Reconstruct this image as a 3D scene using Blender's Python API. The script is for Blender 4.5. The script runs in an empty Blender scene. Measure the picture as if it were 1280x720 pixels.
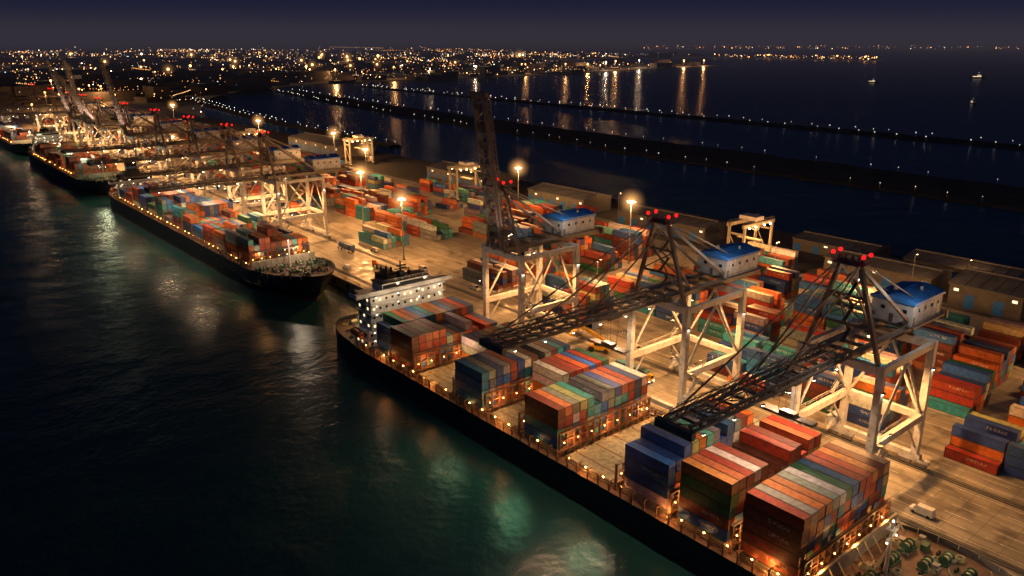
import bpy, math, random
from mathutils import Vector, Matrix
random.seed(7)
R = random.Random(11)
scene = bpy.context.scene
scene.view_settings.view_transform = 'Standard'
scene.view_settings.look = 'None'
scene.view_settings.exposure = 0
COL = scene.collection

# ------------------------------------------------------------------ materials
def newmat(name):
    m = bpy.data.materials.new(name); m.use_nodes = True
    nt = m.node_tree; nt.nodes.clear()
    out = nt.nodes.new('ShaderNodeOutputMaterial')
    return m, nt, out
def N(nt, t, **kw):
    n = nt.nodes.new(t)
    for k, v in kw.items():
        setattr(n, k, v)
    return n
def math_n(nt, op, a, b=None, c=None):
    n = nt.nodes.new('ShaderNodeMath'); n.operation = op
    for i, v in enumerate((a, b, c)):
        if v is None: continue
        if isinstance(v, (int, float)): n.inputs[i].default_value = v
        else: nt.links.new(v, n.inputs[i])
    return n.outputs[0]
def mixc(nt, fac, a, b, blend='MIX'):
    n = nt.nodes.new('ShaderNodeMix'); n.data_type = 'RGBA'; n.blend_type = blend
    for s, v in ((n.inputs[0], fac), (n.inputs[6], a), (n.inputs[7], b)):
        if isinstance(v, (int, float)): s.default_value = v
        elif isinstance(v, tuple): s.default_value = (*v[:3], 1)
        else: nt.links.new(v, s)
    return n.outputs[2]
def pmat(name, color, rough=.6, metal=0., var=.35, scale=.6, bump=0., rust=0.):
    m, nt, out = newmat(name)
    b = N(nt, 'ShaderNodeBsdfPrincipled')
    tc = N(nt, 'ShaderNodeTexCoord')
    no = N(nt, 'ShaderNodeTexNoise'); no.inputs['Scale'].default_value = scale; no.inputs['Detail'].default_value = 6
    nt.links.new(tc.outputs['Object'], no.inputs['Vector'])
    mr = N(nt, 'ShaderNodeMapRange'); mr.inputs[1].default_value = .3; mr.inputs[2].default_value = .7
    mr.inputs[3].default_value = 1 - var; mr.inputs[4].default_value = 1 + var * .3
    nt.links.new(no.outputs[0], mr.inputs[0])
    c = mixc(nt, 1., color, mr.outputs[0], 'MULTIPLY')
    if rust > 0:
        n2 = N(nt, 'ShaderNodeTexNoise'); n2.inputs['Scale'].default_value = scale * 2.3; n2.inputs['Detail'].default_value = 8
        nt.links.new(tc.outputs['Object'], n2.inputs['Vector'])
        m2 = N(nt, 'ShaderNodeMapRange'); m2.inputs[1].default_value = .56; m2.inputs[2].default_value = .68
        m2.inputs[4].default_value = rust
        nt.links.new(n2.outputs[0], m2.inputs[0])
        c = mixc(nt, m2.outputs[0], c, (.13, .05, .02))
    nt.links.new(c, b.inputs['Base Color'])
    b.inputs['Roughness'].default_value = rough; b.inputs['Metallic'].default_value = metal
    if bump > 0:
        bp = N(nt, 'ShaderNodeBump'); bp.inputs['Strength'].default_value = bump
        nt.links.new(no.outputs[0], bp.inputs['Height']); nt.links.new(bp.outputs[0], b.inputs['Normal'])
    nt.links.new(b.outputs[0], out.inputs[0])
    return m
def emat(name, color, s, sample='AUTO'):
    m, nt, out = newmat(name)
    e = N(nt, 'ShaderNodeEmission'); e.inputs[0].default_value = (*color, 1); e.inputs[1].default_value = s
    nt.links.new(e.outputs[0], out.inputs[0])
    try: m.cycles.emission_sampling = sample
    except Exception: pass
    return m

def cont_mat(kind):
    m, nt, out = newmat('container_paint_' + kind)
    b = N(nt, 'ShaderNodeBsdfPrincipled')
    at = N(nt, 'ShaderNodeAttribute'); at.attribute_name = 'Col'
    uv = N(nt, 'ShaderNodeUVMap'); uv.uv_map = 'UV'
    sp = N(nt, 'ShaderNodeSeparateXYZ'); nt.links.new(uv.outputs[0], sp.inputs[0])
    u, v = sp.outputs[0], sp.outputs[1]
    tc = N(nt, 'ShaderNodeTexCoord')
    no = N(nt, 'ShaderNodeTexNoise'); no.inputs['Scale'].default_value = .9; no.inputs['Detail'].default_value = 7
    nt.links.new(tc.outputs['Object'], no.inputs['Vector'])
    mr = N(nt, 'ShaderNodeMapRange'); mr.inputs[1].default_value = .3; mr.inputs[2].default_value = .7
    mr.inputs[3].default_value = .55; mr.inputs[4].default_value = 1.1
    nt.links.new(no.outputs[0], mr.inputs[0])
    c = mixc(nt, 1., at.outputs['Color'], mr.outputs[0], 'MULTIPLY')
    eu = {'side': .014, 'end': .06, 'top': .06}[kind]
    ev = {'side': .07, 'end': .07, 'top': .012}[kind]
    du = math_n(nt, 'ABSOLUTE', math_n(nt, 'SUBTRACT', u, .5)); dv = math_n(nt, 'ABSOLUTE', math_n(nt, 'SUBTRACT', v, .5))
    edge = math_n(nt, 'MAXIMUM', math_n(nt, 'GREATER_THAN', du, .5 - eu), math_n(nt, 'GREATER_THAN', dv, .5 - ev))
    c = mixc(nt, math_n(nt, 'MULTIPLY', edge, .65), c, (.015, .013, .012))
    if kind == 'side':
        rnd = at.outputs['Alpha']
        br = N(nt, 'ShaderNodeTexNoise'); br.inputs['Scale'].default_value = 2.2; br.inputs['Detail'].default_value = 1
        nt.links.new(tc.outputs['Object'], br.inputs['Vector'])
        lt = math_n(nt, 'GREATER_THAN', br.outputs[0], .5)
        inu = math_n(nt, 'LESS_THAN', math_n(nt, 'ABSOLUTE', math_n(nt, 'SUBTRACT', u, .62)), .2)
        inv = math_n(nt, 'LESS_THAN', math_n(nt, 'ABSOLUTE', math_n(nt, 'SUBTRACT', v, .62)), .15)
        k = math_n(nt, 'MULTIPLY', math_n(nt, 'MULTIPLY', inu, inv), math_n(nt, 'MULTIPLY', lt, math_n(nt, 'GREATER_THAN', rnd, .6)))
        c = mixc(nt, math_n(nt, 'MULTIPLY', k, .4), c, (.6, .58, .52))
    if kind == 'end':
        bars = math_n(nt, 'GREATER_THAN', math_n(nt, 'SINE', math_n(nt, 'MULTIPLY', u, 31.4)), .82)
        c = mixc(nt, math_n(nt, 'MULTIPLY', bars, .3), c, (.4, .38, .35))
    freq = 260. if kind != 'end' else 50.
    src = v if kind == 'top' else u
    w = math_n(nt, 'SINE', math_n(nt, 'MULTIPLY', src, freq))
    bp = N(nt, 'ShaderNodeBump'); bp.inputs['Strength'].default_value = .25; bp.inputs['Distance'].default_value = .04
    nt.links.new(w, bp.inputs['Height']); nt.links.new(bp.outputs[0], b.inputs['Normal'])
    nt.links.new(c, b.inputs['Base Color'])
    b.inputs['Roughness'].default_value = .55
    nt.links.new(b.outputs[0], out.inputs[0])
    return m
CM = [cont_mat('side'), cont_mat('end'), cont_mat('top')]

M_leg = pmat('crane_grey_paint', (.44, .45, .46), .5, 0, .35, .4, rust=.5)
M_boom = pmat('crane_dark_paint', (.12, .115, .115), .5, 0, .4, .5, rust=.6)
M_aframe = pmat('crane_brown_paint', (.15, .115, .105), .5, 0, .4, .5)
M_white = pmat('white_paint', (.58, .58, .56), .45, 0, .3, .5)
M_house = pmat('machine_house_paint', (.42, .46, .52), .45, 0, .3, .5, rust=.3)
M_blue = pmat('blue_roof_sheet', (.03, .17, .56), .4, 0, .3, .8)
M_glass = pmat('dark_glass', (.02, .025, .03), .08, 0, .1, 1)
M_hull = pmat('hull_navy_paint', (.016, .022, .04), .45, 0, .5, .15, rust=.35)
M_boot = pmat('hull_red_boot', (.14, .03, .02), .6, 0, .4, .3)
M_deck = pmat('deck_paint', (.15, .085, .055), .7, 0, .45, .5, rust=.5)
M_hatch = pmat('hatch_cover_paint', (.25, .225, .15), .65, 0, .5, .7, rust=.8)
M_brown = pmat('lashing_steel', (.22, .11, .06), .6, 0, .4, .9, rust=.6)
M_beige = pmat('coaming_beige', (.38, .35, .29), .6, 0, .3, .5, rust=.3)
M_steel = pmat('galvanised_steel', (.3, .3, .29), .45, .5, .3, 1.)
M_rubber = pmat('rubber_black', (.02, .02, .02), .8, 0, .3, 1.)
M_yellow = pmat('yellow_paint', (.62, .36, .03), .45, 0, .25, .7)
M_rtg = pmat('gantry_cream_paint', (.40, .37, .29), .5, 0, .3, .7, rust=.3)
M_orange = pmat('orange_paint', (.6, .15, .03), .45, 0, .2, .7)
M_green = pmat('green_deck_paint', (.05, .13, .085), .6, 0, .5, .9, rust=.3)
M_rope = pmat('mooring_rope', (.40, .35, .22), .9, 0, .4, 4.)
M_roof = pmat('grey_roof_sheet', (.10, .108, .125), .55, 0, .4, .25, rust=.2)
M_wall = pmat('shed_wall', (.12, .115, .11), .7, 0, .3, .4)
M_asph = pmat('asphalt', (.045, .043, .042), .85, 0, .4, .15)
M_quay = pmat('quay_wall_concrete', (.2, .18, .15), .85, 0, .5, .5, .3)
M_mark = pmat('road_paint', (.6, .56, .46), .6, 0, .6, 1.5)
M_bldg = pmat('city_wall', (.09, .08, .075), .8, 0, .4, .02)
M_rock = pmat('breakwater_rock', (.035, .034, .034), .95, 0, .6, .05, .5)
E_warm = emat('lamp_sodium', (1, .55, .2), 60)
E_deck = emat('lamp_deck', (1, .38, .09), 50)
E_white = emat('lamp_white', (1, .86, .65), 40)
E_soft = emat('lamp_soft_white', (1, .82, .6), 9)
E_red = emat('lamp_red', (1, .006, .008), 3.2)
E_window = emat('lit_window', (1, .75, .42), 1.8, 'NONE')
m, nt, out = newmat('city_ground_glow'); b = N(nt, 'ShaderNodeBsdfPrincipled'); tc = N(nt, 'ShaderNodeTexCoord')
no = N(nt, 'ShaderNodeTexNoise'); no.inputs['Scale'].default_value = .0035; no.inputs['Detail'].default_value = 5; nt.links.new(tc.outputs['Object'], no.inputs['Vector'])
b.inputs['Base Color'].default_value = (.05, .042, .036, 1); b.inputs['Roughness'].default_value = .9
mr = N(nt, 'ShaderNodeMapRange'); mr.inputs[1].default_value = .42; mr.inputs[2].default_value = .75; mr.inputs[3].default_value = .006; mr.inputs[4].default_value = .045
nt.links.new(no.outputs[0], mr.inputs[0]); b.inputs['Emission Color'].default_value = (1, .60, .36, 1); nt.links.new(mr.outputs[0], b.inputs['Emission Strength'])  # patchy emission stands in for street lighting on the ground
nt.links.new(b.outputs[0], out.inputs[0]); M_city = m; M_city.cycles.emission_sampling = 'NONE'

# ------------------------------------------------------------------ mesh builder
class MB:
    def __init__(s): s.v = []; s.f = []; s.m = []
    def hexa(s, pts, mi):
        n = len(s.v); s.v += [tuple(p) for p in pts]
        for q in ((0, 3, 2, 1), (4, 5, 6, 7), (0, 1, 5, 4), (1, 2, 6, 5), (2, 3, 7, 6), (3, 0, 4, 7)):
            s.f.append(tuple(n + i for i in q)); s.m.append(mi)
    def box(s, x0, x1, y0, y1, z0, z1, mi=0):
        s.hexa([(x0, y0, z0), (x1, y0, z0), (x1, y1, z0), (x0, y1, z0), (x0, y0, z1), (x1, y0, z1), (x1, y1, z1), (x0, y1, z1)], mi)
    def beam(s, p, q, w, h=None, mi=0):
        h = h or w; p = Vector(p); q = Vector(q); d = (q - p)
        if d.length < 1e-5: return
        d.normalize(); up = Vector((0, 0, 1)) if abs(d.z) < .95 else Vector((1, 0, 0))
        a = d.cross(up).normalized() * w / 2; b = a.cross(d).normalized() * h / 2
        s.hexa([p - a - b, p + a - b, p + a + b, p - a + b, q - a - b, q + a - b, q + a + b, q - a + b], mi)
    def cyl(s, p, q, r, mi=0, n=8, r2=None):
        r2 = r if r2 is None else r2
        p = Vector(p); q = Vector(q); d = (q - p).normalized(); up = Vector((0, 0, 1)) if abs(d.z) < .95 else Vector((1, 0, 0))
        a = d.cross(up).normalized(); b = a.cross(d).normalized(); k = len(s.v)
        for c, rr in ((p, r), (q, r2)):
            for i in range(n):
                t = 2 * math.pi * i / n; s.v.append(tuple(c + a * rr * math.cos(t) + b * rr * math.sin(t)))
        for i in range(n):
            j = (i + 1) % n; s.f.append((k + i, k + j, k + n + j, k + n + i)); s.m.append(mi)
        s.f.append(tuple(k + i for i in range(n))[::-1]); s.m.append(mi)
        s.f.append(tuple(k + n + i for i in range(n))); s.m.append(mi)
    def octa(s, c, r, mi=0, h=None):
        h = h or r; x, y, z = c; k = len(s.v)
        s.v += [(x + r, y, z), (x, y + r, z), (x - r, y, z), (x, y - r, z), (x, y, z + h), (x, y, z - h)]
        for i in range(4):
            j = (i + 1) % 4; s.f.append((k + i, k + j, k + 4)); s.f.append((k + j, k + i, k + 5)); s.m += [mi, mi]
    def sphere(s, c, r, mi=0, n=8, m=5):
        k = len(s.v); x, y, z = c
        for j in range(1, m):
            ph = math.pi * j / m
            for i in range(n):
                t = 2 * math.pi * i / n; s.v.append((x + r * math.sin(ph) * math.cos(t), y + r * math.sin(ph) * math.sin(t), z + r * math.cos(ph)))
        s.v += [(x, y, z + r), (x, y, z - r)]; top = k + (m - 1) * n
        for j in range(m - 2):
            for i in range(n):
                i2 = (i + 1) % n; s.f.append((k + j * n + i, k + (j + 1) * n + i, k + (j + 1) * n + i2, k + j * n + i2)); s.m.append(mi)
        for i in range(n):
            i2 = (i + 1) % n; s.f.append((top, k + i, k + i2)); s.m.append(mi)
            s.f.append((top + 1, k + (m - 2) * n + i2, k + (m - 2) * n + i)); s.m.append(mi)
    def torus(s, c, Rr, r, mi=0, n=14, m=6):
        k = len(s.v)
        for i in range(n):
            t = 2 * math.pi * i / n
            for j in range(m):
                p = 2 * math.pi * j / m
                s.v.append((c[0] + (Rr + r * math.cos(p)) * math.cos(t), c[1] + (Rr + r * math.cos(p)) * math.sin(t), c[2] + r * math.sin(p)))
        for i in range(n):
            for j in range(m):
                a = k + i * m + j; b = k + ((i + 1) % n) * m + j; c2 = k + ((i + 1) % n) * m + (j + 1) % m; d = k + i * m + (j + 1) % m
                s.f.append((a, b, c2, d)); s.m.append(mi)
    def mesh(s, name, mats):
        me = bpy.data.meshes.new(name); me.from_pydata(s.v, [], s.f)
        for m in mats: me.materials.append(m)
        me.polygons.foreach_set('material_index', s.m); me.update()
        return me
    def obj(s, name, mats, parent=None, loc=(0, 0, 0)):
        o = bpy.data.objects.new(name, s.mesh(name, mats)); COL.objects.link(o)
        if parent: o.parent = parent
        o.location = loc
        return o
def empty(name, loc=(0, 0, 0), rz=0):
    e = bpy.data.objects.new(name, None); COL.objects.link(e); e.location = loc; e.rotation_euler.z = rz
    e.empty_display_size = .5
    return e
def link(name, me, parent, loc=(0, 0, 0), rot=(0, 0, 0)):
    o = bpy.data.objects.new(name, me); COL.objects.link(o); o.parent = parent; o.location = loc; o.rotation_euler = rot
    return o
NL = [0]
def lamp(name, loc, power, color, radius=.6, parent=None, spot=None, target=None):
    l = bpy.data.lights.new(name, 'SPOT' if spot else 'POINT'); l.energy = power; l.color = color; l.shadow_soft_size = radius
    o = bpy.data.objects.new(name, l); COL.objects.link(o); o.location = loc
    if spot:
        l.spot_size = math.radians(spot); l.spot_blend = .6
        d = Vector(target) - Vector(loc) if target else Vector((0, 0, -1))
        o.rotation_euler = d.to_track_quat('-Z', 'Y').to_euler()
    if parent: o.parent = parent
    NL[0] += 1
    return o
SOD = (1, .45, .14); WARM = (1, .66, .36)

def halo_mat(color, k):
    m, nt, out = newmat('lamp_glow_emission')  # self-emitting ball around a lamp stands in for its glow
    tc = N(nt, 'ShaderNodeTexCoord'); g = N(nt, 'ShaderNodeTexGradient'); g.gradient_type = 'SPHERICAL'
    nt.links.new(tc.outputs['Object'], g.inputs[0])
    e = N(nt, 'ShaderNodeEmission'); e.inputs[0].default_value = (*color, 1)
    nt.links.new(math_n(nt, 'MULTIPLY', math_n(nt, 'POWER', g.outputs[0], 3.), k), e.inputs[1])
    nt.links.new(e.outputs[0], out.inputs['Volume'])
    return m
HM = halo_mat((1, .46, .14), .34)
hb_ = MB(); hb_.sphere((0, 0, 0), 1, 0, 16, 10); HALO = hb_.mesh('lamp_glow', [HM])
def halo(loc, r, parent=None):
    o = bpy.data.objects.new('lamp_glow', HALO); COL.objects.link(o); o.location = loc; o.scale = (r, r, r)
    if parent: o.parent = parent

# ------------------------------------------------------------------ containers
PAL = [((.32, .035, .015), 20), ((.15, .028, .018), 14), ((.54, .12, .015), 16), ((.36, .10, .045), 5), ((.014, .055, .22), 17), ((.02, .13, .42), 11),
       ((.02, .22, .27), 11), ((.10, .32, .34), 4), ((.52, .50, .44), 6), ((.18, .18, .19), 5), ((.02, .14, .06), 4), ((.42, .31, .15), 3)]
PC = [c for c, w in PAL for _ in range(w)]
TOPPC = PC + [(.58, .56, .50)] * 14 + [(.50, .15, .05)] * 9 + [(.07, .30, .33)] * 6 + [(.27, .25, .24)] * 8
def stack(x0, y0, z0, heights, L=12.19, pitchx=2.52, gapy=.45, name='container_stack', parent=None, seed=0, pal=None, toppal=None):
    rr = random.Random(seed); V = []; F = []; MI = []; C = []
    p1 = pal or PC; p2 = toppal or TOPPC
    for i, colm in enumerate(heights):
        for j, h in enumerate(colm):
            run = rr.choice(p1)
            for k in range(h):
                if rr.random() < .6: run = rr.choice(p2 if k == h - 1 else p1)
                cc = tuple(min(1, max(0, ch * rr.uniform(.78, 1.18))) for ch in run); al = rr.random()
                x = x0 + i * pitchx + rr.uniform(-.04, .04); y = y0 + j * (L + gapy) + rr.uniform(-.1, .1); z = z0 + k * 2.63
                n = len(V); x1 = x + 2.40; y1 = y + L; z1 = z + 2.57
                V += [(x, y, z), (x1, y, z), (x1, y1, z), (x, y1, z), (x, y, z1), (x1, y, z1), (x1, y1, z1), (x, y1, z1)]
                F += [(n + 3, n, n + 4, n + 7), (n + 1, n + 2, n + 6, n + 5), (n, n + 1, n + 5, n + 4), (n + 2, n + 3, n + 7, n + 6), (n + 4, n + 5, n + 6, n + 7), (n, n + 3, n + 2, n + 1)]
                MI += [0, 0, 1, 1, 2, 2]; C += [(*cc, al)] * 24
    if not V: return None
    me = bpy.data.meshes.new(name); me.from_pydata(V, [], F)
    for m in CM: me.materials.append(m)
    me.polygons.foreach_set('material_index', MI)
    ul = me.uv_layers.new(name='UV'); ul.data.foreach_set('uv', [0, 0, 1, 0, 1, 1, 0, 1] * len(F))
    ca = me.color_attributes.new('Col', 'FLOAT_COLOR', 'CORNER'); ca.data.foreach_set('color', [t for c in C for t in c])
    me.update(); o = bpy.data.objects.new(name, me); COL.objects.link(o)
    if parent: o.parent = parent
    return o
def hts(nx, ny, base, rr, drop=.25):
    out = []; cur = base
    for i in range(nx):
        if rr.random() < .35: cur = base - (1 if rr.random() < drop else 0)
        out.append([max(0, cur - (1 if rr.random() < .06 else 0)) for _ in range(ny)])
    return out

# ------------------------------------------------------------------ camera + world
cam = bpy.data.cameras.new('camera'); co = bpy.data.objects.new('camera', cam); COL.objects.link(co)
co.location = (0, 0, 104); co.rotation_euler = (math.radians(90 - 17.37), 0, math.radians(-39.96))
cam.sensor_width = 36; cam.lens = 27.87; cam.clip_start = 1; cam.clip_end = 120000
scene.camera = co

w = bpy.data.worlds.new('World'); scene.world = w; w.use_nodes = True
nt = w.node_tree; nt.nodes.clear()
out = nt.nodes.new('ShaderNodeOutputWorld')
tc = N(nt, 'ShaderNodeTexCoord'); sp = N(nt, 'ShaderNodeSeparateXYZ'); nt.links.new(tc.outputs['Generated'], sp.inputs[0])
cr = N(nt, 'ShaderNodeValToRGB'); el = cr.color_ramp.elements
el[0].position = 0; el[0].color = (.020, .022, .040, 1); el[1].position = 1; el[1].color = (.0012, .0035, .012, 1)
for p, c in ((.012, (.0150, .0175, .038)), (.028, (.0080, .0110, .034)), (.055, (.0045, .0075, .030)), (.3, (.0016, .0045, .017))):
    e = el.new(p); e.color = (*c, 1)
nt.links.new(sp.outputs[2], cr.inputs[0])
az = math_n(nt, 'ADD', math_n(nt, 'MULTIPLY', sp.outputs[0], .42), math_n(nt, 'MULTIPLY', sp.outputs[1], .907))
azr = N(nt, 'ShaderNodeMapRange'); azr.inputs[1].default_value = .55; azr.inputs[2].default_value = 1.; nt.links.new(az, azr.inputs[0])
lo = N(nt, 'ShaderNodeMapRange'); lo.inputs[1].default_value = .045; lo.inputs[2].default_value = 0.; nt.links.new(math_n(nt, 'ABSOLUTE', sp.outputs[2]), lo.inputs[0])
gl = math_n(nt, 'MULTIPLY', azr.outputs[0], math_n(nt, 'POWER', lo.outputs[0], 2.))
glow = mixc(nt, gl, (0, 0, 0), (.026, .014, .007))
bg = N(nt, 'ShaderNodeBackground'); nt.links.new(mixc(nt, 1., cr.outputs[0], glow, 'ADD'), bg.inputs[0]); bg.inputs[1].default_value = 1
sky = N(nt, 'ShaderNodeTexSky'); sky.sky_type = 'NISHITA'; sky.sun_disc = False; sky.sun_elevation = math.radians(-6); sky.sun_rotation = math.radians(300)
bg2 = N(nt, 'ShaderNodeBackground'); nt.links.new(sky.outputs[0], bg2.inputs[0]); bg2.inputs[1].default_value = .01
ad = N(nt, 'ShaderNodeAddShader'); nt.links.new(bg.outputs[0], ad.inputs[0]); nt.links.new(bg2.outputs[0], ad.inputs[1])
nt.links.new(ad.outputs[0], out.inputs[0])
sun = bpy.data.lights.new('night_fill', 'SUN'); sun.energy = .09; sun.color = (.45, .68, 1); sun.angle = math.radians(5)
so = bpy.data.objects.new('night_fill', sun); COL.objects.link(so); so.rotation_euler = Vector((.5, .45, -.75)).to_track_quat('-Z', 'Y').to_euler()  # added weak blue fill for water, hulls and stack sides

# low bank of night haze lying over the far bay and the city (homogeneous volume, its light put in as emission)
m, nt, out = newmat('night_haze_glow')
sg = 1 / 6500.
ab = N(nt, 'ShaderNodeVolumeAbsorption'); ab.inputs['Color'].default_value = (0, 0, 0, 1); ab.inputs['Density'].default_value = sg
em = N(nt, 'ShaderNodeEmission'); em.inputs[0].default_value = (.033, .028, .040, 1); em.inputs[1].default_value = sg
ad = N(nt, 'ShaderNodeAddShader'); nt.links.new(ab.outputs[0], ad.inputs[0]); nt.links.new(em.outputs[0], ad.inputs[1]); nt.links.new(ad.outputs[0], out.inputs['Volume'])
g = MB(); g.box(-45000, 45000, 1500, 58000, -40, 240, 0); hz = g.obj('haze_glow', [m]); hz.rotation_euler.z = math.radians(-40)

# ------------------------------------------------------------------ water
m, nt, out = newmat('sea_water')
b = N(nt, 'ShaderNodeBsdfPrincipled'); tc = N(nt, 'ShaderNodeTexCoord')
n1 = N(nt, 'ShaderNodeTexNoise'); n1.inputs['Scale'].default_value = .05; n1.inputs['Detail'].default_value = 3; nt.links.new(tc.outputs['Object'], n1.inputs['Vector'])
n2 = N(nt, 'ShaderNodeTexNoise'); n2.inputs['Scale'].default_value = .5; n2.inputs['Detail'].default_value = 5; nt.links.new(tc.outputs['Object'], n2.inputs['Vector'])
n3 = N(nt, 'ShaderNodeTexNoise'); n3.inputs['Scale'].default_value = .015; n3.inputs['Detail'].default_value = 3; nt.links.new(tc.outputs['Object'], n3.inputs['Vector'])
nt.links.new(mixc(nt, n3.outputs[0], (.004, .026, .055), (.018, .070, .050)), b.inputs['Base Color'])
hsum = math_n(nt, 'ADD', math_n(nt, 'MULTIPLY', n1.outputs[0], 2.4), math_n(nt, 'MULTIPLY', n2.outputs[0], .42))
bp = N(nt, 'ShaderNodeBump'); bp.inputs['Strength'].default_value = .5; bp.inputs['Distance'].default_value = .8
nt.links.new(hsum, bp.inputs['Height']); nt.links.new(bp.outputs[0], b.inputs['Normal'])
b.inputs['Roughness'].default_value = .27; b.inputs['IOR'].default_value = 1.33
nt.links.new(b.outputs[0], out.inputs[0])
M_water = m
g = MB(); g.v = [(-60000, -20000, 0), (60000, -20000, 0), (60000, 80000, 0), (-60000, 80000, 0)]; g.f = [(0, 1, 2, 3)]; g.m = [0]
g.obj('water', [M_water])

# ------------------------------------------------------------------ quay ground
m, nt, out = newmat('yard_concrete')
b = N(nt, 'ShaderNodeBsdfPrincipled'); tc = N(nt, 'ShaderNodeTexCoord')
mp = N(nt, 'ShaderNodeMapping'); mp.inputs['Scale'].default_value = (1, .10, 1); nt.links.new(tc.outputs['Object'], mp.inputs[0])
a1 = N(nt, 'ShaderNodeTexNoise'); a1.inputs['Scale'].default_value = .045; a1.inputs['Detail'].default_value = 8; nt.links.new(tc.outputs['Object'], a1.inputs['Vector'])
a2 = N(nt, 'ShaderNodeTexNoise'); a2.inputs['Scale'].default_value = .5; a2.inputs['Detail'].default_value = 7; nt.links.new(mp.outputs[0], a2.inputs['Vector'])
a3 = N(nt, 'ShaderNodeTexNoise'); a3.inputs['Scale'].default_value = .22; a3.inputs['Detail'].default_value = 6; nt.links.new(tc.outputs['Object'], a3.inputs['Vector'])
c = mixc(nt, a1.outputs[0], (.13, .12, .10), (.38, .34, .27))
r2 = N(nt, 'ShaderNodeMapRange'); r2.inputs[1].default_value = .34; r2.inputs[2].default_value = .62; r2.inputs[3].default_value = .62; r2.inputs[4].default_value = 1.05
nt.links.new(a2.outputs[0], r2.inputs[0])
c = mixc(nt, 1., c, r2.outputs[0], 'MULTIPLY')
r3 = N(nt, 'ShaderNodeMapRange'); r3.inputs[1].default_value = .53; r3.inputs[2].default_value = .68; r3.inputs[3].default_value = 0; r3.inputs[4].default_value = .65
nt.links.new(a3.outputs[0], r3.inputs[0]); c = mixc(nt, r3.outputs[0], c, (.06, .053, .047))
bk = N(nt, 'ShaderNodeTexBrick'); bk.inputs['Scale'].default_value = 1.; bk.offset = 0.; bk.inputs['Brick Width'].default_value = 6.; bk.inputs['Row Height'].default_value = 6.
bk.inputs['Mortar Size'].default_value = .08; bk.inputs['Color1'].default_value = (1, 1, 1, 1); bk.inputs['Color2'].default_value = (.9, .9, .9, 1); bk.inputs['Mortar'].default_value = (.5, .5, .5, 1)
nt.links.new(tc.outputs['Object'], bk.inputs['Vector'])
c = mixc(nt, 1., c, bk.outputs[0], 'MULTIPLY')
nt.links.new(c, b.inputs['Base Color'])
rr_ = N(nt, 'ShaderNodeMapRange'); rr_.inputs[1].default_value = .4; rr_.inputs[2].default_value = .65; rr_.inputs[3].default_value = .65; rr_.inputs[4].default_value = .3
nt.links.new(a3.outputs[0], rr_.inputs[0]); nt.links.new(rr_.outputs[0], b.inputs['Roughness'])
nt.links.new(b.outputs[0], out.inputs[0]); M_yard = m
g = MB(); g.box(157, 385, -400, 1500, -4, 4, 0); g.obj('ground', [M_yard])
g = MB(); g.box(319, 384.6, -399, 1099, 3.9, 4.006, 0); g.obj('road', [M_asph])
g = MB(); g.box(156.2, 157, -400, 1500, -4, 4.25, 0)
g.obj('quay_wall', [M_quay])
g = MB()
for y in range(-40, 1100, 12):
    g.box(155.4, 156.2, y, y + 1.6, .8, 3.4, 0); g.cyl((157.8, y + 6, 4), (157.8, y + 6, 4.6), .3, 1); g.cyl((157.8, y + 6, 4.6), (157.8, y + 6, 4.85), .5, 1)
g.obj('quay_fender', [M_rubber, M_yellow])
g = MB()
for x in (162, 187):
    g.box(x - 1.1, x + 1.1, -200, 1200, 3.9, 4.03, 1)
    for s in (-.45, .45): g.box(x + s - .06, x + s + .06, -200, 1200, 4.03, 4.14, 0)
g.obj('crane_rail', [M_steel, M_asph])
g = MB()
def line(x0, x1, y0, y1, z=4.004): g.box(x0, x1, y0, y1, z, z + .01, 0)
for x in (159.6, 164.6, 184.4, 190.2): line(x, x + .22, -200, 1200)
for x in (168.5, 172.5, 176.5, 180.5, 193.6):
    for k in range(140): line(x, x + .2, -200 + k * 10, -200 + k * 10 + 6)
for rx in (197, 223, 249, 275, 301):
    line(rx - .7, rx - .5, 10, 1000); line(rx + 16.2, rx + 16.4, 10, 1000)
for x in (320, 323.2): line(x, x + .15, -100, 1100, 4.01)
g.obj('lane_marking', [M_mark])

# ------------------------------------------------------------------ ship-to-shore crane
HY = 9.5; G = 25; ZT = 33; AP = 54.0
CR_M = [M_leg, M_boom, M_house, M_blue, M_glass, E_white, E_red, M_aframe, M_rubber]
def zig(mb, x, y, z0, z1, mi=0):
    z = z0; s = 1
    while z < z1 - 2:
        a = (x - 1.6 * s, y, z); c_ = (x + 1.6 * s, y, z + 2.6); mb.beam(a, c_, .8, .12, mi)
        mb.beam((a[0], y + .4, z + 1), (c_[0], y + .4, z + 3.6), .07, .07, mi)
        mb.box(c_[0] - .6, c_[0] + .6, y - .5, y + .5, z + 2.55, z + 2.65, mi); z += 2.6; s = -s
def rail(mb, p, q, h=1.1, mi=0, step=2.4):
    p = Vector(p); q = Vector(q); n = max(1, int((q - p).length / step)); up = Vector((0, 0, h))
    mb.beam(p + up, q + up, .07, .07, mi); mb.beam(p + up * .5, q + up * .5, .05, .05, mi)
    for i in range(n + 1):
        a = p.lerp(q, i / n); mb.beam(a, a + up, .06, .06, mi)
f = MB()
for x in (0, G):
    for y in (-HY, HY):
        f.box(x - .75, x + .75, y - .8, y + .8, 3.6, ZT, 0)
        f.box(x - .62, x + .62, y - 3.6, y + 3.6, 1.55, 2.3, 0)
        for k in (-2.7, -1.1, 1.1, 2.7): f.cyl((x - .25, y + k, .62), (x + .25, y + k, .62), .5, 8, 10)
        for k in (-1.9, 1.9): f.box(x - .5, x + .5, y + k - 1.3, y + k + 1.3, .5, 1.55, 1)
    f.box(x - .72, x + .72, -HY - 1.5, HY + 1.5, 2.3, 3.6, 0)
    f.box(x - .8, x + .8, -HY + .85, HY - .85, ZT - 2.0, ZT - .1, 0)
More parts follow.
